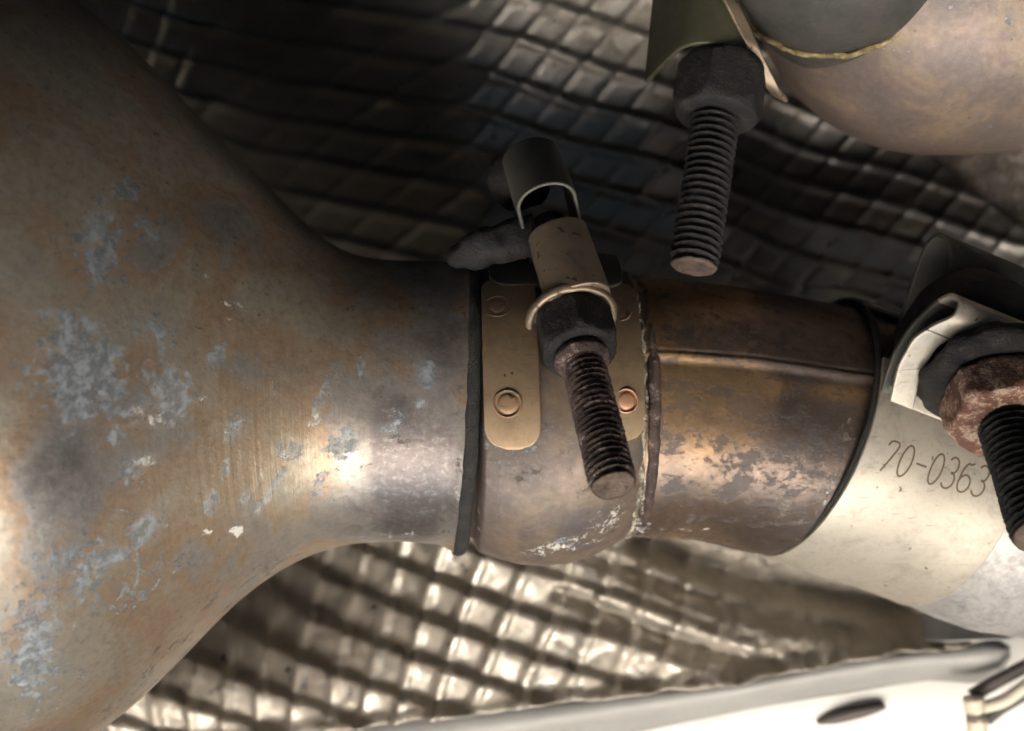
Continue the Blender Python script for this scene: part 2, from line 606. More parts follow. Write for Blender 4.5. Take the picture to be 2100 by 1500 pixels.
# pressed lattice
lx = X + 0.30 * np.clip((-X - 1) / 5, 0, 1.6) * (-(Y + 5)) * -1 * 0.9
lx = lx - 0.55 * np.maximum(0, Y + 0.5)
ly = Y + 0.10 * np.clip(X - 3, 0, 9) * 1.0 * (Y < 2)
a = np.array([0.95, -0.275])
b = np.array([-0.33, -0.90])
det = a[0] * b[1] - a[1] * b[0]
U = (lx * b[1] - ly * b[0]) / det
Vv = (a[0] * ly - a[1] * X) / det
wob = np.zeros_like(X)
wob2 = np.zeros_like(X)
crk = np.zeros_like(X)
for i in range(ny):
    for j in range(nx):
        q = Vector((X[i, j] * 0.35, Y[i, j] * 0.35, 0.0))
        wob[i, j] = mnoise.noise(q)
        wob2[i, j] = mnoise.noise(q + Vector((9, 3, 2)))
        q2 = Vector((X[i, j] * 1.3, Y[i, j] * 1.3, 4.0))
        crk[i, j] = abs(mnoise.noise(q2)) + 0.5 * abs(mnoise.noise(q2 * 2.2))
U = U + 0.10 * wob
Vv = Vv + 0.12 * wob2
row = (0.5 + 0.5 * np.cos(2 * np.pi * Vv))
col = (0.5 + 0.5 * np.cos(2 * np.pi * U))
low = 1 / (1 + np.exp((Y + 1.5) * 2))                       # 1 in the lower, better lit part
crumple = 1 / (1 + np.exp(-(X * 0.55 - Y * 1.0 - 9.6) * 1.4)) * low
fr = Vv % 1.0
saw = np.where(fr < 0.74, 1 - fr / 0.74, (fr - 0.74) / 0.26)
saw = saw * saw * (3 - 2 * saw) * 0.6 + saw * 0.4
h = (0.24 * saw + 0.20 * col ** 4) * low + (0.09 * row ** 5 + 0.06 * col ** 8 + 0.06 * saw) * (1 - low)
h = h * (1 - 0.85 * crumple) * (0.85 + 0.35 * wob)
Z = Z + h + 0.10 * wob2 + crk * (0.05 + 0.28 * crumple) * (0.35 + 0.65 * low)


def furrow(pts, depth, w):
    """a long fold pressed into the sheet"""
    global Z
    q = np.array([[(p[0] - 1050) / 100 * 31 / 26, (750 - p[1]) / 100 * 31 / 26] for p in pts])
    best = np.full(X.shape, 1e9)
    for s in range(len(q) - 1):
        p0, p1 = q[s], q[s + 1]
        dd = p1 - p0
        t = np.clip(((X - p0[0]) * dd[0] + (Y - p0[1]) * dd[1]) / (dd @ dd), 0, 1)
        best = np.minimum(best, np.hypot(X - p0[0] - t * dd[0], Y - p0[1] - t * dd[1]))
    Z = Z - depth * np.exp(-(best / w) ** 2)


furrow([(1190, 1130), (1400, 1215), (1620, 1290), (1780, 1330)], 0.45, 0.22)
furrow([(1150, 1215), (1330, 1290), (1500, 1345), (1600, 1370)], 0.35, 0.2)
furrow([(1330, 1120), (1560, 1210), (1760, 1260), (1900, 1290)], 1.5, 0.5)
e_d = Y - eb[None, :]
Z = Z + 0.22 * np.exp(-(e_d / 0.22) ** 2)                   # rolled lower hem
P[..., 0], P[..., 1], P[..., 2] = X, Y, Z
PX, PY = proj(P)
# the sheet stops along a torn diagonal at its upper right
keep = ~((PX - 1930) * 0.62 - (PY - 335) * 0.80 > 0) | (PY > 700)
keepf = keep[:-1, :-1] & keep[1:, :-1] & keep[:-1, 1:] & keep[1:, 1:]
F = [f for f, k in zip(grid_faces(ny, nx), keepf.ravel()) if k]
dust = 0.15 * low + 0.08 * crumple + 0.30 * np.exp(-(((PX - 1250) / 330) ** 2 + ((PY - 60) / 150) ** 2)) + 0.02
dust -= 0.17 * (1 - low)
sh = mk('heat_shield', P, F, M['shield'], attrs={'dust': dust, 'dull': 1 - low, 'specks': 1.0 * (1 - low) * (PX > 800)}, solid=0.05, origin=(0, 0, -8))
sh['label'] = 'embossed silver aluminium heat shield with a crumpled lower edge behind the exhaust'
sh['category'] = 'heat shield'

# brown sheet beyond the shield's torn edge
n, m = 60, 60
P = np.zeros((n, m, 3))
for i in range(n):
    for j in range(m):
        q = at(1860 + j * 9, 200 + i * 9, -8.6)
        P[i, j] = q + np.array([0, 0, 0.35 * fbm(q, 0.6) + 0.02 * i])
bs = mk('tunnel_sheet', P, grid_faces(n, m), M['brown_shield'], solid=0.06)
bs['label'] = 'dusty brown sheet metal lying under the big muffler beyond the torn shield edge'
bs['category'] = 'sheet metal'

# ------------------------------------------------------------------ sill: the painted body edge below the shield
sill = thing('sill_panel', at(1500, 1480, -8), 'white painted body sill running below the crumpled shield edge', 'car sill')
sx = np.linspace(-18, 22, 90)
prof = [(1.8, -8.9), (0.9, -8.6), (0.0, -8.3), (-0.9, -8.2), (-1.7, -8.6), (-2.6, -9.6), (-3.6, -11.0), (-4.8, -12.8), (-6.5, -15.5)]
pr = path([(p[0], p[1], 0) for p in prof], 40, 5)
P = np.zeros((40, 90, 3))
for j, x in enumerate(sx):
    px = 1050 + x * 26 / 34.3 * 100
    ey = np.interp(px, [-500, 660, 1200, 1780, 2100, 2500], [1640, 1530, 1475, 1385, 1360, 1290])
    y0 = (750 - ey) / 100 * 34.3 / 26
    for i in range(40):
        P[i, j] = (x, y0 + pr[i, 0], pr[i, 1] + 0.04 * fbm((x, pr[i, 0], 0), 0.5))
mk('panel', P, grid_faces(40, 90), M['white'], sill, solid=0.1)
V, F = rev(at(1745, 1463, -8.15) + np.array([0, 0, 0]), (0.1, -0.45, 1), [(-0.15, 0.5), (0.1, 0.5), (0.16, 0.42), (0.18, 0.2)], 40)
c0 = V.mean(0)
ax = nrm(np.array([0.96, 0.26, 0.1]))
V = c0 + (V - c0) + np.outer((V - c0) @ ax, ax) * 0.9
V2 = V - c0
ay = nrm(np.array([-0.26, 0.96, 0.3]))
V = c0 + V2 - np.outer(V2 @ ay, ay) * 0.62
mk('drain_slot_disc', V, F, M['dark_brown'], sill)  # dark oval disc added in place of a drain slot


rl = np.zeros((16, 80, 3))  # grey strip along the shield edge, the sill's shade put into its colour
for j in range(80):
    px = 200 + 1870 * j / 79
    top = np.interp(px, [200, 660, 870, 1200, 1500, 1780, 1930, 2000, 2040, 2070], [1560, 1490, 1462, 1425, 1393, 1340, 1325, 1316, 1312, 1330])
    bot = np.interp(px, [200, 700, 1300, 1560, 1900, 2000, 2045, 2070], [1760, 1620, 1500, 1447, 1392, 1398, 1390, 1345])
    for i in range(16):
        v = i / 15
        rl[i, j] = at(px, top + (bot - top) * v, -6.6 + 0.35 * math.sin(math.pi * v) - 0.7 * v * v)
mk('sill_shade_strip', rl, grid_faces(16, 80), M['sill_shade_strip'], sill, solid=0.1)


def bar(name, pts, r, mat, parent=None, flat=1.0, seg=20, **kw):
    pts = np.asarray(pts, float)
    c = path(pts, 30, 5)
    nn = np.gradient(c, axis=0)
    R = rings(c, nn, [r] * len(c), seg)
    V = R.reshape(-1, 3)
    F = grid_faces(len(c), seg, True)
    k = len(V)
    V = np.vstack([V, c[0], c[-1]])
    for j in range(seg):
        F.append((j, (j + 1) % seg, k))
        F.append(((len(c) - 1) * seg + j, (len(c) - 1) * seg + (j + 1) % seg, k + 1))
    return mk(name, V, F, mat, parent, **kw)


# grey pressed lip that carries on from the shield's tip to the right
lip = np.zeros((14, 40, 3))
for j in range(40):
    f = j / 39
    px = 1870 + 330 * f
    top = np.interp(px, [1540, 1900, 2030, 2100, 2180], [1100, 1180, 1180, 1200, 1220])
    bot = np.interp(px, [1540, 1760, 1925, 2060, 2180], [1190, 1300, 1316, 1312, 1285])
    for i in range(14):
        v = i / 13
        lip[i, j] = at(px, top + (bot - top) * v, -4.9 + 0.5 * v ** 3 - 3.5 * max(0, 1 - f * 4) ** 1.5)
lo = mk('shield_lip', lip, grid_faces(14, 40), M['grey'], solid=0.08, bevel=0.02)
lo['label'] = 'smooth grey pressed lip showing under the outlet pipe beside the shield tip'
lo['category'] = 'pressed lip'

br = thing('bracket', at(2000, 1440, -6), 'beige bracket arm with a slot standing on the sill at the corner', 'bracket')
bar('post', [at(1995, 1430, -6), at(2003, 1480, -6), at(2010, 1620, -6.5)], 0.26, M['beige'], br)
bar('upper_arm', [at(1992, 1428, -6.3), at(2040, 1400, -6.2), at(2100, 1368, -6.1), at(2200, 1320, -6)], 0.17, M['dark_brown'], br)
bar('lower_arm', [at(2012, 1452, -6), at(2060, 1438, -5.9), at(2110, 1402, -5.8), at(2200, 1340, -5.8)], 0.16, M['beige'], br)
hs = bar('hose', [at(2020, 1475, -7), at(2050, 1450, -6.9), at(2110, 1415, -6.8), at(2200, 1360, -6.8)], 0.2, M['hose'])
hs['label'] = 'dark grey hose running behind the beige bracket arm'
hs['category'] = 'hose'

# ------------------------------------------------------------------ converter body with its cone and neck
cone = thing('catalytic_converter', at(300, 800, 1), 'big heat tinted steel converter body tapering to a neck, patched with grey scale', 'catalytic converter')
K = [(-700, 760, 1.080, 900), (-60, 765, 0.675, 890), (70, 770, 0.608, 860), (180, 778, 0.540, 790), (270, 784, 0.473, 708), (350, 787, 0.405, 612), (450, 790, 0.360, 503),
     (530, 799, 0.306, 420), (590, 807, 0.270, 366), (640, 813, 0.225, 330), (690, 818, 0.189, 304), (730, 820, 0.167, 292), (800, 821, 0.113, 287), (895, 823, 0.054, 286),
     (925, 826, 0.023, 292), (950, 830, 0.000, 306)]
rows = []
for (px, py, z, r) in K:
    k = (D - z) / D
    ra = r / 100 * k
    rows.append([*at(px, py, z), ra * math.cos(math.atan(ra / (D - z)))])
rows = path(rows, 300, 41)
_f = np.clip((-5.5 - rows[:, 0]) / 3, 0, 1)
rows[:, 3] = rows[:, 3] * (1 - _f) + smooth(smooth(rows[:, 3], 61), 61) * _f
rows[-14:, 3] = np.linspace(rows[-15, 3], rows[-15, 3], 14)
xx = rows[:, 0]
flare = np.clip((xx - at(905, 0, 0)[0]) / 0.42, 0, 1)
rows[:, 3] += 0.17 * flare ** 1.5
nn = np.gradient(rows[:, :3], axis=0)
nn = np.stack([smooth(nn[:, i], 41) for i in range(3)], 1)
nn[:, 1] *= 0.4
th_seam = 0
P = rings(rows[:, :3], nn, rows[:, 3], 320)
P = P + 0
wv = np.zeros(P.shape[:2])
for i in range(0, P.shape[0]):
    for j in range(P.shape[1]):
        wv[i, j] = mnoise.noise(Vector(P[i, j]) * 0.45)
cen = rows[:, None, :3]
P = P + (P - cen) / rows[:, None, 3:4] * wv[..., None] * 0.035
gl = [(165, 770, 85, 80, 0, .9), (150, 700, 75, 50, 0, .7), (110, 640, 40, 40, 0, .4), (345, 790, 50, 50, 0, .8), (320, 690, 60, 30, 20, .5), (200, 500, 60, 70, 30, .65),
      (250, 385, 36, 30, 0, .6), (310, 480, 40, 30, 30, .5), (440, 740, 14, 34, 30, .95), (270, 960, 40, 40, 0, .55),
      (475, 880, 13, 30, 25, .95), (300, 1085, 34, 26, -20, .8), (655, 822, 8, 34, 28, 1), (433, 1030, 12, 22, 15, .95), (590, 920, 26, 18, 0, .7),
      (550, 1015, 7, 50, 33, .9), (705, 915, 25, 32, 20, .75), (870, 760, 20, 26, 0, .7), (740, 750, 8, 20, 0, .8), (800, 870, 24, 34, 0, .45), (560, 805, 10, 16, 0, .9),
      (650, 990, 14, 26, 30, .6), (180, 1170, 140, 80, 0, .45), (60, 1330, 80, 130, 0, .5), (460, 965, 9, 22, 10, .9), (500, 1025, 12, 9, 0, .8), (860, 830, 14, 14, 0, .6),
      (350, 840, 30, 30, 0, .7), (230, 900, 30, 25, 0, .4)]
wl = [(300, 850, 44, 26, 20, .62), (292, 945, 30, 18, 0, .65), (640, 870, 12, 46, 30, .6), (590, 935, 24, 16, 0, .6), (487, 1090, 13, 12, 0, 1.0), (415, 812, 16, 14, 0, .5),
      (470, 880, 12, 20, 30, .45), (422, 562, 4, 12, -55, .9), (462, 622, 14, 8, 20, .6), (490, 625, 5, 14, -45, .8), (470, 655, 4, 14, -30, .7), (425, 1092, 10, 7, 0, .9),
      (440, 1040, 9, 8, 0, .7), (600, 1010, 6, 6, 0, .8), (940, 1020, 12, 30, 10, .6), (250, 870, 40, 40, 0, .25), (560, 1150, 150, 14, -28, .3), (800, 1098, 130, 8, -3, .45)]
dl = [(520, 1185, 14, 90, 62, .30), (430, 1230, 60, 16, -50, .3), (350, 1330, 110, 40, -45, .26), (260, 1430, 120, 50, -40, .26), (740, 1085, 120, 9, -6, .3), (640, 1120, 70, 7, -25, .35), (560, 1165, 60, 7, -42, .35), (300, 1390, 120, 60, -40, .22), (430, 1320, 50, 30, -40, .3), (790, 920, 110, 110, 0, .08),
      (370, 1150, 26, 40, 30, .3), (480, 1260, 40, 14, -40, .26), (945, 830, 12, 400, 0, .25), (880, 980, 90, 90, 0, .1), (120, 500, 60, 60, 0, .1), (560, 1150, 60, 9, -45, .3)]
polish = blobs(P, [(520, 960, 150, 170, 0, 1.0), (700, 900, 60, 160, 0, .5), (330, 1000, 90, 130, 0, .4)])
PX, PY = proj(P)
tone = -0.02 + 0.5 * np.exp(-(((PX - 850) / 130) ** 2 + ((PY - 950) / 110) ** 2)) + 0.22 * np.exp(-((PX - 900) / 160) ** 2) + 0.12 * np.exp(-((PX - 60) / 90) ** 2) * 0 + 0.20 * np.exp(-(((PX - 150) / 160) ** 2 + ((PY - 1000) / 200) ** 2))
mk('shell', P, grid_faces(len(rows), 320, True), M['cone'], cone,
   attrs={'grey': blobs(P, gl), 'white': blobs(P, wl), 'dirt': blobs(P, dl), 'polish': polish, 'tone': tone})
# rim of the neck: rolled edge, coloured dark for the shadowed groove
ec = rows[-1, :3]
ed = nrm(nn[-1])
th = np.linspace(0, 2 * np.pi, 120, endpoint=False)
_, eu, ev = frame(ed)


def ring(name, c, d, R, r, mat, parent, n=160, m=14, rough_=0.0, sx_=1.0, lumpy=False, **kw):
    d, u, v = frame(d)
    P = np.zeros((n, m, 3))
    r0 = r
    for i, t in enumerate(np.linspace(0, 2 * np.pi, n, endpoint=False)):
        e = u * math.cos(t) + v * math.sin(t)
        if lumpy:
            r = r0 * (0.35 + 1.3 * abs(mnoise.noise(Vector((math.cos(t) * 6, math.sin(t) * 6, 1)))) + 0.6 * abs(mnoise.noise(Vector((math.cos(t) * 19, math.sin(t) * 19, 3)))))
        for j, s in enumerate(np.linspace(0, 2 * np.pi, m, endpoint=False)):
            P[i, j] = c + e * (R + r * math.cos(s)) + d * r * sx_ * math.sin(s)
    if rough_:
        P = roughen(P, rough_, 3.0)
    F = []
    for i in range(n):
        for j in range(m):
            a_, b_ = i * m + j, i * m + (j + 1) % m
            c_, d_ = ((i + 1) % n) * m + (j + 1) % m, ((i + 1) % n) * m + j
            F.append((a_, b_, c_, d_))
    return mk(name, P, F, mat, parent, attrs={k: np.zeros(n * m) for k in ('grey', 'white', 'dirt', 'polish', 'tone')}, **kw)


ring('rolled_rim', ec + ed * 0.02, ed, rows[-1, 3] - 0.035, 0.07, M['gap'], cone, rough_=0.025, sx_=1.9)

# ------------------------------------------------------------------ ball socket and the bronzed pipe
A9 = np.array([math.cos(math.radians(-4)), 0, math.sin(math.radians(-4))])
pipe = thing('exhaust_pipe', at(1450, 840, 0), 'bronze tinted exhaust pipe with a ball shaped socket flange at its start', 'exhaust pipe')
K = [(945, 838, 0.000, 262), (972, 838, -0.009, 264), (975, 838, -0.009, 292), (1010, 839, -0.032, 304), (1060, 841, -0.068, 315), (1110, 842, -0.099, 318), (1160, 841, -0.135, 314),
     (1205, 838, -0.171, 303), (1240, 835, -0.198, 288), (1262, 833, -0.211, 277), (1275, 832, -0.221, 268)]
rows = []
for (px, py, z, r) in K:
    k = (D - z) / D
    ra = r / 100 * k
    rows.append([*at(px, py, z), ra * math.cos(math.atan(ra / (D - z)))])
rows = path(rows, 90, 5)
P = rings(rows[:, :3], [A9] * len(rows), rows[:, 3], 260)
wl = [(1150, 1120, 90, 16, -12, .6), (1235, 1080, 40, 26, -40, .5), (1010, 1120, 50, 14, 10, .25), (1275, 1000, 14, 90, 0, .35), (1260, 1060, 16, 40, 30, .6), (1130, 1090, 40, 24, 0, .25),
      (982, 1060, 5, 60, 0, .5)]
dl = [(1060, 960, 60, 50, 0, .15), (1120, 1060, 80, 30, 10, .1), (1210, 1010, 20, 16, 0, .3)]
tone = blobs(P, [(1060, 950, 70, 90, 0, .22), (1050, 720, 80, 120, 0, .05)]) * -1 + blobs(P, [(1180, 950, 60, 150, 0, .12)])
mk('ball_socket', P, grid_faces(len(rows), 260, True), M['socket'], pipe,
   attrs={'grey': blobs(P, [(1160, 1110, 30, 10, 0, .7), (1060, 900, 70, 50, 0, .4)]), 'white': blobs(P, wl), 'dirt': blobs(P, dl), 'polish': zeros(P), 'tone': tone})
sc, sr = rows[-1, :3], rows[-1, 3]
ring('crusted_rim', sc + A9 * 0.0, A9, sr + 0.0, 0.05, M['crust'], pipe, n=420, m=16, rough_=0.05, sx_=1.3, lumpy=True)
ring('weld_band', sc + A9 * 0.22, A9, sr - 0.08, 0.075, M['rust'], pipe, n=420, m=16, rough_=0.025, sx_=1.5)

K = [(1225, 830, -0.19, 255), (1290, 832, -0.24, 268), (1340, 836, -0.30, 267), (1450, 845, -0.48, 263), (1530, 859, -0.68, 265), (1590, 872, -0.86, 268), (1645, 880, -1.05, 268), (1720, 908, -1.25, 270)]
rows = []
for (px, py, z, r) in K:
    k = (D - z) / D
    ra = r / 100 * k
    rows.append([*at(px, py, z), ra * math.cos(math.atan(ra / (D - z)))])
rows = path(rows, 120, 13)
DR = nrm([0.92, -0.335, -0.2])
nn = [nrm(A9 * (1 - f) + DR * f) for f in np.clip(np.linspace(-0.15, 1.15, 120), 0, 1)]


def seamfn(i, th):
    # longitudinal seam: a small step and groove on the upper front
    t0 = math.radians(66 - 3 * i / 120)
    w_ = np.clip((th - t0) / 0.085, 0, 1)
    back = np.clip((th - t0 - 0.085) / 1.6, 0, 1)
    return -0.10 * w_ * w_ * (3 - 2 * w_) + 0.10 * back * back * (3 - 2 * back) - 0.03 * np.exp(-((th - t0 + 0.01) / 0.010) ** 2)


P = rings(rows[:, :3], nn, rows[:, 3], 512, seamfn)
PX, PY = proj(P)
tone = 0.34 * np.clip((PX - 1530) / 120, 0, 1) + 0.10 * np.clip((PY - 900) / 200, 0, 1) - 0.16 * (np.exp(-((PY - 830) / 80) ** 2)) * (PX < 1600) - 0.4 * np.exp(-((PY - 772 - (PX - 1400) * 0.1) / 26) ** 2)  # lighter terms paint the orange highlight under the seam into the tone
dl = [(1530, 830, 30, 26, 0, .5), (1480, 800, 90, 12, 8, .25), (1450, 905, 60, 14, 0, .3), (1530, 940, 40, 22, -30, .35), (1380, 1000, 30, 16, -10, .4), (1510, 1000, 34, 20, 0, .4),
      (1400, 820, 24, 30, 0, .3), (1345, 830, 14, 80, 0, .45), (1650, 900, 110, 130, 0, .16), (1650, 1020, 110, 60, 0, .16), (1640, 1090, 60, 40, 0, .2), (1500, 700, 250, 45, 5, .2)]
wl = [(1700, 1010, 12, 60, 20, .5), (1742, 880, 12, 60, 5, .35), (1320, 1010, 12, 110, 0, .55), (1600, 765, 70, 8, 8, .3), (1400, 1088, 110, 8, 0, .45), (1315, 1080, 20, 30, 30, .6), (1560, 1110, 60, 10, 8, .3)]
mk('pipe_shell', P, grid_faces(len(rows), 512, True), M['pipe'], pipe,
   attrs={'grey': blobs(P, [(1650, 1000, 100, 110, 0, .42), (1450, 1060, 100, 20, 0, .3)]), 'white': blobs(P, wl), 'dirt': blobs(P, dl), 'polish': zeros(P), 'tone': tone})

# ------------------------------------------------------------------ band clamp on the right, with its stamped number
band = thing('band_clamp', at(1800, 1000, 0), 'champagne coloured band clamp stamped 70-0363 round the outlet pipe', 'pipe clamp')
BC = at(1648, 872, -1.05)
BR = 2.86
d_, u_, v_ = frame(DR)


def onband(s, th, r=BR):
    """s cm along the band, th degrees round it (0 up, 90 to the viewer)"""
    t = math.radians(th)
    return BC + d_ * s + (u_ * math.cos(t) + v_ * math.sin(t)) * r


ths = np.arange(58, 360 + 20, 1.5)
n = 14
P = np.zeros((len(ths), n, 3))
for i, t in enumerate(ths):
    for j in range(n):
        s = 3.45 * j / (n - 1)
        P[i, j] = onband(s, t, BR + 0.02 * math.sin(s * 2))
mk('band', P, grid_faces(len(ths), n), M['band'], band, solid=0.11, bevel=0.03, offs=0)
# dark joint between band and pipe
ring('joint_shadow_gap', BC - d_ * 0.02, DR, BR - 0.08, 0.07, M['gap'], band, n=220, m=10, rough_=0.01)

# stamped number, single stroke characters
arc = lambda cx, cy, rx, ry, a0, a1, n=14: [(cx + rx * math.cos(math.radians(a0 + (a1 - a0) * k / n)), cy + ry * math.sin(math.radians(a0 + (a1 - a0) * k / n))) for k in range(n + 1)]
GL = {'7': [[(0.0, 0.82), (0.02, 1.0), (0.55, 1.0), (0.12, 0.0)]],
      '0': [arc(0.28, 0.5, 0.27, 0.5, 90, 450, 26)],
      '-': [[(0.02, 0.5), (0.55, 0.5)]],
      '3': [arc(0.25, 0.74, 0.25, 0.26, 150, -80, 14) + arc(0.25, 0.26, 0.29, 0.27, 85, -150, 16)],
      '6': [[(0.46, 0.98), (0.3, 0.9)] + arc(0.32, 0.5, 0.32, 0.46, 110, 180, 8) + [(0.0, 0.35)] + arc(0.28, 0.28, 0.28, 0.28, 180, 540, 24)]}
s0, t0, ch, adv = 0.45, 90.0, 0.62, 0.335
for k, chh in enumerate('70-0363'):
    Vs, Fs = [], []
    for line in GL[chh]:
        L = np.array(line, float)
        L = path(np.hstack([L, np.zeros((len(L), 1))]), max(6, len(L) * 3), 3)[:, :2]
        pts = []
        for (a_, b_) in L:
            s = s0 + k * adv + a_ * ch * 0.72 + 0.0
            drop = (1 - b_) * ch - 0.03 * k
            pts.append((s - 0.04 * (1 - b_), drop))
        pts = np.array(pts)
        tan = np.gradient(pts, axis=0)
        tan /= np.linalg.norm(tan, axis=1)[:, None] + 1e-9
        nm = np.stack([-tan[:, 1], tan[:, 0]], 1) * 0.019
        b0 = len(Vs)
        for q, w_ in zip(pts, nm):
            for sg in (1, -1):
                s, dr = q + sg * w_
                Vs.append(onband(s, t0 + math.degrees(dr / BR), BR + 0.055 + 0.004 + 0.02 * math.sin(s * 2)))
        for i in range(len(pts) - 1):
            a0_ = b0 + 2 * i
            Fs.append((a0_, a0_ + 1, a0_ + 3, a0_ + 2))
    mk({'-': 'stamped_dash'}.get(chh, 'stamped_digit'), Vs, Fs, M['ink'], band, flat=True)

# folded lug: the strap leaves the pipe, rises and folds back on itself
fold = [(1800, 900, 1.55), (1802, 850, 1.7), (1808, 790, 1.85), (1830, 725, 2.1), (1868, 665, 2.35), (1915, 620, 2.6), (1948, 602, 2.85), (1968, 618, 3.1), (1955, 648, 3.2), (1915, 664, 3.05),
        (1872, 692, 2.8), (1840, 750, 2.5), (1824, 822, 2.2)]
fp_ = path([at(*q) for q in fold], 90, 5)


def lug(name, i0, i1, w0, w1, mat, bev=0.03, th_=0.1):
    Q = fp_[i0:i1]
    n = 8
    P = np.zeros((len(Q), n, 3))
    for i in range(len(Q)):
        for j in range(n):
            P[i, j] = Q[i] + d_ * (w0 + (w1 - w0) * j / (n - 1))
    return mk(name, P, grid_faces(len(Q), n), mat, band, solid=th_, bevel=bev)


lug('lug_back', 14, 46, 0.0, 3.6, M['saddle_dark'])
lug('lug_fold', 44, 66, 0.0, 3.6, M['band'])
lug('lug_strap', 65, 90, 0.0, 0.5, M['band'])
# foot of the lug: the strip between strap end and nut window
P = np.zeros((6, 20, 3))
q0 = fp_[-1]
for i in range(6):
    for j in range(20):
        P[i, j] = q0 + d_ * (0.0 + 1.9 * j / 19) + np.array([0.0, 0.30, 0.06]) * (i / 5)
mk('lug_foot', P, grid_faces(6, 20), M['band'], band, solid=0.1, bevel=0.03)
# second, sooty ear behind
ear = [(1830, 700, 0.2), (1850, 640, 0.3), (1872, 570, 0.5), (1895, 505, 0.7), (1918, 478, 0.9), (1945, 492, 1.2), (1950, 540, 1.3), (1935, 600, 1.2)]
ep = path([at(*q) for q in ear], 50, 7)
P = np.zeros((50, 8, 3))
for i in range(50):
    for j in range(8):
        P[i, j] = ep[i] + d_ * (3.4 * j / 7)
mk('rear_ear', P, grid_faces(50, 8), M['saddle_dark'], band, solid=0.12, bevel=0.03)

# outlet pipe after the band
out_ = [BC + d_ * s for s in np.linspace(3.2, 9, 40)]
rad = 2.80 + 0.10 * np.clip(np.linspace(0, 1, 40) * 5, 0, 1) - 0.5 * np.clip(np.linspace(0, 1, 40) * 2 - 0.7, 0, 1)
P = rings(out_, [DR] * 40, rad, 160)
gp = mk('outlet_pipe', P, grid_faces(40, 160, True), M['grey_pipe'], solid=0.12,
        attrs={'grey': zeros(P), 'white': blobs(P, [(1960, 1190, 60, 14, -50, .55), (1990, 1150, 14, 50, 30, .4)]), 'dirt': zeros(P), 'polish': zeros(P), 'tone': zeros(P)})
gp['label'] = 'plain grey pipe emerging from the lower right edge of the champagne band clamp'
gp['category'] = 'exhaust pipe'


# ------------------------------------------------------------------ bolts
def threaded(name, a, b, r, pitch, mat, parent, noise=0.012, endmat=None):
    a, b = np.asarray(a, float), np.asarray(b, float)
    L = np.linalg.norm(b - a)
    seg = 56
    n = int(L / pitch * 14)
    prof = [(L * i / (n - 1), r) for i in range(n)]

    def fn(s, th, rr):
        f = (s / pitch - th / (2 * np.pi)) % 1
        tri = 1 - np.abs(2 * f - 1)
        e = min(1.0, (L - s) / (pitch * 1.2))
        clog = np.array([mnoise.noise(Vector((math.cos(q) * 1.4, math.sin(q) * 1.4, s * 2.2 + r * 40))) for q in th])
        return rr - (0.17 * r) * np.clip(0.85 + 1.1 * clog, 0.25, 1.15) * np.minimum(1, 1.35 * tri) ** 1.1 - 0.02 * r * clog - (1 - e) * 0.10 * r
    V, F = rev(a, b - a, prof, seg, fn=fn, noise=noise * 0.8, ns=13, close=False)
    o = mk(name, V, F, mat, parent)
    d = nrm(b - a)
    V, F = rev(b - d * 0.03, d, [(0, r * .93), (0.045, r * 0.86), (0.05, r * 0.62), (0.02, r * 0.4), (0.0, r * 0.1)], 40, noise=0.02, ns=5)
    mk('bolt_end', V, F, endmat or M['bare_end'], parent)
    return o


def nut(name, c, d, ap, hgt, mat, parent, noise=0.025):
    R = ap / math.cos(math.pi / 6)
    prof = [(0, R * 0.84), (hgt * 0.04, R * 0.87), (hgt * .12, R * 0.95), (hgt * 0.2, R)]
    prof += [(hgt * (0.2 + 0.6 * k / 8), R) for k in range(1, 9)]
    prof += [(hgt * .88, R * 0.95), (hgt * 0.96, R * 0.88), (hgt, R * 0.84)]
    prof += [(hgt, R * 0.6)]
    V, F = rev(c, d, prof, 120, hexr=ap, noise=noise * 0.5, ns=8)
    return mk(name, V, F, mat, parent)


# middle clamp bolt
b0, b1 = at(1182, 690, 3.05), at(1259, 998, 5.3)
bd = nrm(b1 - b0)
bolt = thing('clamp_bolt', b0, 'rusted threaded bolt and nut hanging from the middle clamp towards the viewer', 'bolt', 'rusted clamp bolts')
threaded('threaded_rod', b0 - bd * 3.0, b1, 0.405, 0.125, M['rust'], bolt, 0.022)
nut('nut', b0 - bd * 0.50, bd, 0.66, 0.95, M['soot_iron'], bolt, 0.03)
V, F = rev(b0 + bd * 0.5, bd, [(0, 0.5), (0.12, 0.5), (0.2, 0.44), (0.24, 0.40)], 60, noise=0.02)
mk('nut_collar', V, F, M['rust'], bolt)

# ------------------------------------------------------------------ middle clamp
clamp = thing('saddle_clamp', at(1120, 600, 3), 'gold tinted saddle clamp with riveted straps gripping the ball socket', 'pipe clamp')
CC = at(1110, 840, -0.08)


def strap(xl, xr, t_top, t_bot, R, cut=0.22, lean=0.0):
    n, m = 46, 14
    P = np.zeros((n, m, 3))
    L = math.radians(abs(t_bot - t_top)) * R
    for i in range(n):
        f = i / (n - 1)
        e = (1 - f) * L
        e2 = f * L
        c = 0
        if e < 0.42:
            c = 0.40 * (1 - math.sqrt(max(0, 1 - (1 - e / 0.42) ** 2)))
        if e2 < 0.2:
            c = 0.14 * (1 - e2 / 0.2)
        th_ = math.radians(t_top + (t_bot - t_top) * f)
        for j in range(m):
            g_ = j / (m - 1)
            l, r = xl + c + lean * f, xr - c + lean * f
            x = l + (r - l) * g_
            base = CC + A9 * (x - CC[0]) / A9[0]
            # follow the ball a little
            rr = R - 0.10 * ((x - CC[0]) / 1.6) ** 2
            P[i, j] = base + np.array([0, 1, 0]) * rr * math.cos(th_) + np.array([0, 0, 1]) * rr * math.sin(th_)
    return P


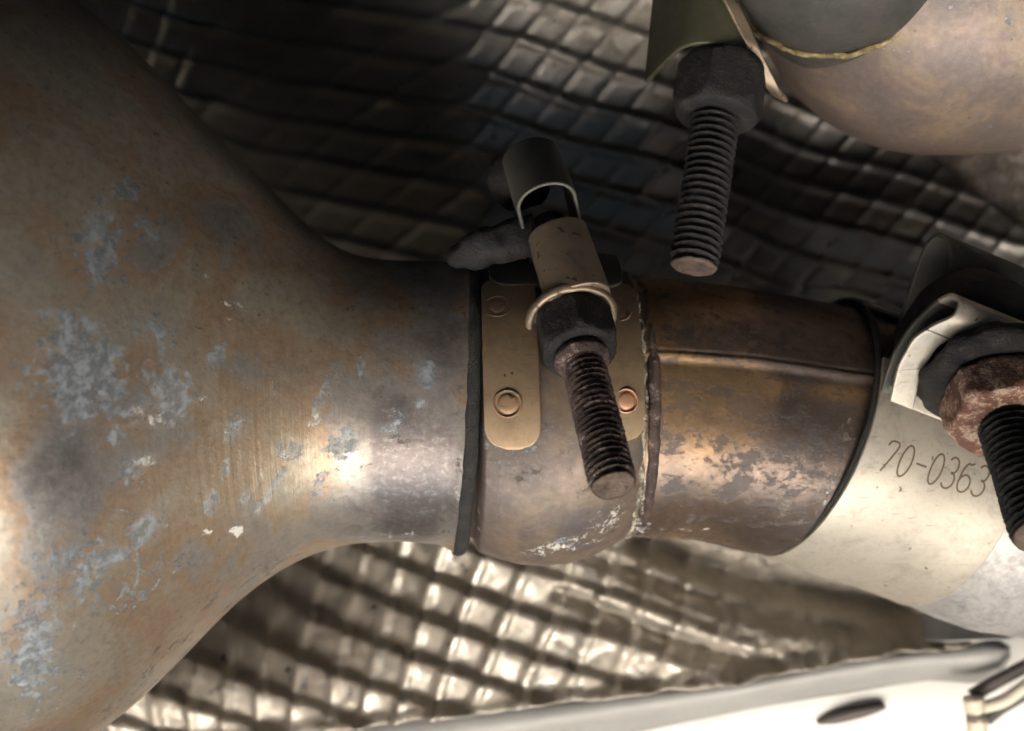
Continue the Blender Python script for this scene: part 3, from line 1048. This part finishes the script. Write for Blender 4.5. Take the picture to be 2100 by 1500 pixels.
def rivet_at(px, py, zz, r, mat, parent, nz):
    c = at(px, py, zz)
    V, F = rev(c, nz, [(-0.05, r * 1.0), (-0.01, r * 1.0), (0.012, r * 0.93), (0.002, r * 0.84), (-0.03, r * 0.80), (-0.03, r * 0.72), (0.0, r * 0.64), (0.018, r * 0.5), (0.02, r * 0.2)], 48, noise=0.004)
    return mk('rivet', V, F, mat, parent)


SR = 3.20
P = strap(at(984, 0, 3.0)[0], at(1098, 0, 3.0)[0], 38, 101, SR, lean=0.10)
st = mk('strap', P, grid_faces(46, 14), M['strap'], clamp, solid=0.11, bevel=0.03, label='left strap with two rivets')
Pl = P
P = strap(at(1226, 0, 3.0)[0], at(1316, 0, 3.0)[0], 38, 99, SR - 0.03, lean=0.08)
st2 = mk('strap', P, grid_faces(46, 14), M['strap'], clamp, solid=0.11, bevel=0.03, label='right strap edged with pale crust')
Pr = P


def surf_z(P, px, py):
    X_, Y_ = proj(P)
    k = np.argmin((X_ - px) ** 2 + (Y_ - py) ** 2)
    i, j = np.unravel_index(k, X_.shape)
    q = P[i, j]
    nz = nrm([(q[0] - CC[0]) * 0.06, q[1] - CC[1], q[2] - CC[2]])
    return q[2] + 0.055 * nz[2], nz


for (px, py, r, Ps, so, mt) in [(1020, 628, 0.27, Pl, st, M['rivet']), (1041, 828, 0.27, Pl, st, M['rivet']), (1284, 822, 0.235, Pr, st2, M['copper_rivet']), (1268, 640, 0.235, Pr, st2, M['rivet'])]:
    zz, nz = surf_z(Ps, px, py)
    zz += 0.02
    rivet_at(px, py, zz, r, mt, so, nz)
# crust line along the right strap's edge
ce = Pr[2:44, -1]
c2 = path(ce + np.array([0.03, 0, 0.0]), 80, 3)
R_ = rings(c2, np.gradient(c2, axis=0), [0.015 + 0.07 * abs(mnoise.noise(Vector((k * 0.13, 2, 5)))) for k in range(80)], 12)
R_ = roughen(R_, 0.05, 4)
mk('crust', R_, grid_faces(80, 12, True), M['crust'], st2)


def arch(name, a, b, r, leg, mat, thick=0.1, r2=None, bev=0.03, legdir=(0, -0.15, -1)):
    """half round saddle over the bolt with legs down to the pipe"""
    a, b = np.asarray(a, float), np.asarray(b, float)
    d = nrm(b - a)
    o = nrm(np.array([0, 0, 1.0]) - d * d[2])           # outward
    w = nrm(np.cross(d, o))                              # sideways
    if w[0] > 0:
        w = -w                                           # starts on the left
    sec = [(-1, -leg), (-1, -leg * 0.5), (-1, 0)] + [(-math.cos(t), math.sin(t)) for t in np.linspace(0.15, math.pi - 0.15, 17)] + [(1, 0), (1, -leg * 0.5), (1, -leg)]
    n = 26
    P = np.zeros((n, len(sec), 3))
    for i in range(n):
        f = i / (n - 1)
        rr = r + ((r2 or r) - r) * f
        c = a + (b - a) * f
        for j, (x, y) in enumerate(sec):
            yy = y * rr * 0.8 if y > 0 else y
            P[i, j] = c - w * x * rr + o * yy
    return mk(name, P, grid_faces(n, len(sec)), mat, clamp, solid=thick, bevel=bev)


arch('lower_saddle', at(1143, 478, 2.2), at(1188, 616, 3.0), 0.50, 1.2, M['saddle'], 0.13, 0.53)
arch('upper_saddle', at(1088, 322, 1.4), at(1122, 418, 2.45), 0.53, 2.0, M['saddle_dark'], 0.07, 0.54)
# cup washer under the nut
ring('cup_washer', b0 - bd * 0.48, bd, 0.78, 0.075, M['saddle'], clamp, n=90, m=12, sx_=1.3, rough_=0.02)
V, F = rev(b0 - bd * 0.8, bd, [(0, 0.6), (0.1, 0.7), (0.25, 0.78), (0.3, 0.79)], 60)
mk('washer_cup', V, F, M['saddle_dark'], clamp)
# bolt head at the far end and its disc
hd = nrm(at(1122, 418, 2.45) - at(1088, 322, 1.4))
V, F = rev(at(1050, 372, 0.9), nrm([0.35, 0.05, 0.3]), [(-0.2, 0.5), (-0.1, 0.58), (0.1, 0.6), (0.5, 0.58)], 50, noise=0.015)
mk('bolt_head', V, F, M['soot_iron'], bolt)
# lip bent up on the left of the far end
lipc = [(1100, 480, 1.7, .40), (1060, 492, 1.8, .42), (1010, 506, 1.9, .36), (960, 520, 1.8, .32), (925, 528, 1.7, .22), (918, 531, 1.65, .08)]
lc = path([[*at(*q[:3]), q[3]] for q in lipc], 30, 3)
P = rings(lc[:, :3], np.gradient(lc[:, :3], axis=0), lc[:, 3], 28)
P = roughen(roughen(P, 0.13, 1.3), 0.03, 6)
V = np.vstack([P.reshape(-1, 3), P[-1].mean(0)])
F = grid_faces(30, 28, True) + [(29 * 28 + j, 29 * 28 + (j + 1) % 28, len(V) - 1) for j in range(28)]
mk('bent_lip', V, F, M['black_iron'], clamp)
# base of the saddle: sheet following the pipe between the two straps, under the arches
P = strap(at(1000, 0, 3.0)[0], at(1290, 0, 3.0)[0], -15, 42, SR + 0.02)
mk('saddle_base', P, grid_faces(46, 14), M['saddle_dark'], clamp, solid=0.1, bevel=0.03)

# ------------------------------------------------------------------ bolt at the right edge
q0, q1 = at(2052, 828, 3.1), at(2140, 1100, 5.2)
qd = nrm(q1 - q0)
bolt2 = thing('clamp_bolt', q0, 'rusted bolt with orange brown nut in the band clamp at the edge', 'bolt', 'rusted clamp bolts')
threaded('threaded_rod', q0 - qd * 1.0, q1, 0.53, 0.15, M['soot_iron'], bolt2, 0.02)
nut('nut', q0 - qd * 0.35, qd, 0.92, 0.85, M['red_rust'], bolt2, 0.03)
V, F = rev(q0 - qd * 0.98, qd, [(0, 0.9), (0.1, 1.15), (0.35, 1.28), (0.5, 1.2), (0.62, 0.95)], 60, noise=0.10, ns=2.2)
mk('washer', V, F, M['soot_iron'], bolt2)
V, F = rev(at(2010, 720, 1.6), nrm([0.3, -0.3, 1]), [(-0.6, 1.5), (0.1, 1.45), (0.4, 1.2), (0.6, 0.8)], 60, noise=0.04, ns=3)
mk('saddle_block', V, F, M['soot_iron'], band)

# ------------------------------------------------------------------ upper right: big muffler with its inlet pipe
muf = thing('muffler', at(1930, 0, -1), 'rounded pinkish brown muffler end with a welded inlet pipe above the others', 'muffler')
MC = np.array([9.15, 8.55, -0.8])
n, m = 90, 140
P = np.zeros((n, m, 3))
for i in range(n):
    ph = math.pi * (0.002 + 0.996 * i / (n - 1))
    for j in range(m):
        t = 2 * math.pi * j / m
        v = np.array([math.cos(ph), math.sin(ph) * math.cos(t), math.sin(ph) * math.sin(t)])
        v = v * 4.05
        if v[0] > 0:
            v = v * np.array([2.4, 1, 1])
        P[i, j] = MC + v
mk('end_shell', P, grid_faces(n, m, True), M['muffler'], muf, attrs={'grey': zeros(P), 'white': zeros(P), 'dirt': zeros(P), 'polish': zeros(P), 'tone': zeros(P)})
RC = at(1728, -128, 1.3)
rn = nrm([-0.42, 0.10, 0.9])
cs = [RC - rn * 1.2, RC, RC + rn * 0.8, RC + rn * 1.4 + np.array([0.1, 0.9, 0]), RC + rn * 1.8 + np.array([.2, 2.6, 0]), RC + rn * 2 + np.array([.3, 6, 0])]
cp = path(cs, 50, 9)
P = rings(cp, np.gradient(cp, axis=0), [2.32] * 50, 120)
M['inlet'] = heated_steel('grey_green_inlet_steel', [(0.2, (0.05, 0.05, 0.042)), (0.5, (0.075, 0.068, 0.058)), (0.8, (0.10, 0.08, 0.07))], rough=0.5, grey=(0.04, 0.04, 0.038), spots=0.75, metal=0.3, bloom=0.03)
mk('inlet_pipe', P, grid_faces(50, 120, True), M['inlet'], muf, attrs={'grey': zeros(P) - .1, 'white': zeros(P), 'dirt': zeros(P), 'polish': zeros(P), 'tone': zeros(P)})
ring('weld_bead', RC, rn, 2.36, 0.06, M['weld'], muf, n=420, m=14, rough_=0.05)

# its clamp and bolt
uc = thing('upper_clamp', at(1480, 60, 0.5), 'dark olive saddle clamp beside the muffler with a bent strap', 'pipe clamp')
a_, b_ = at(1478, -160, 0.6), at(1455, 125, 1.4)
d2 = nrm(b_ - a_)
o2 = nrm(np.array([0.25, 0, 1.0]) - d2 * (np.array([0.25, 0, 1.0]) @ d2))
w2 = nrm(np.cross(d2, o2))
sec = [(-1.05, -1.4), (-1.0, -.5), (-0.95, 0)] + [(-0.95 * math.cos(t), math.sin(t)) for t in np.linspace(0.2, math.pi - 0.2, 15)] + [(0.95, 0), (1.0, -0.5), (1.05, -1.4)]
P = np.zeros((20, len(sec), 3))
for i in range(20):
    c = a_ + (b_ - a_) * i / 19
    for j, (x, y) in enumerate(sec):
        P[i, j] = c + w2 * x * 0.72 + o2 * (y * 0.62 if y > 0 else y)
M['olive'] = plate_mat('olive_saddle_steel', (0.11, 0.105, 0.065), 0.5, 0.5, 0.72)
mk('saddle', P, grid_faces(20, len(sec)), M['olive'], uc, solid=0.1, bevel=0.03)
sp_ = path([at(1470, -60, 1.7), at(1500, 10, 1.9), at(1540, 90, 1.8), at(1585, 180, 1.3), at(1600, 200, 0.9)], 40, 5)
P = np.zeros((40, 5, 3))
for i in range(40):
    for j in range(5):
        P[i, j] = sp_[i] + np.array([0.34, -0.14, -0.1]) * (j / 4 - 0.5)
mk('strap', P, grid_faces(40, 5), M['saddle'], uc, solid=0.1, bevel=0.03)
u0, u1 = at(1478, 175, 1.5), at(1423, 548, 2.6)
ud = nrm(u1 - u0)
bolt3 = thing('clamp_bolt', u0, 'sooty long bolt with a worn bright tip hanging beside the muffler', 'bolt', 'rusted clamp bolts')
threaded('threaded_rod', u0 - ud * 1.0, u1, 0.47, 0.15, M['soot_iron'], bolt3, 0.014)
nut('nut', u0 - ud * 0.45, ud, 0.78, 1.15, M['soot_iron'], bolt3, 0.02)
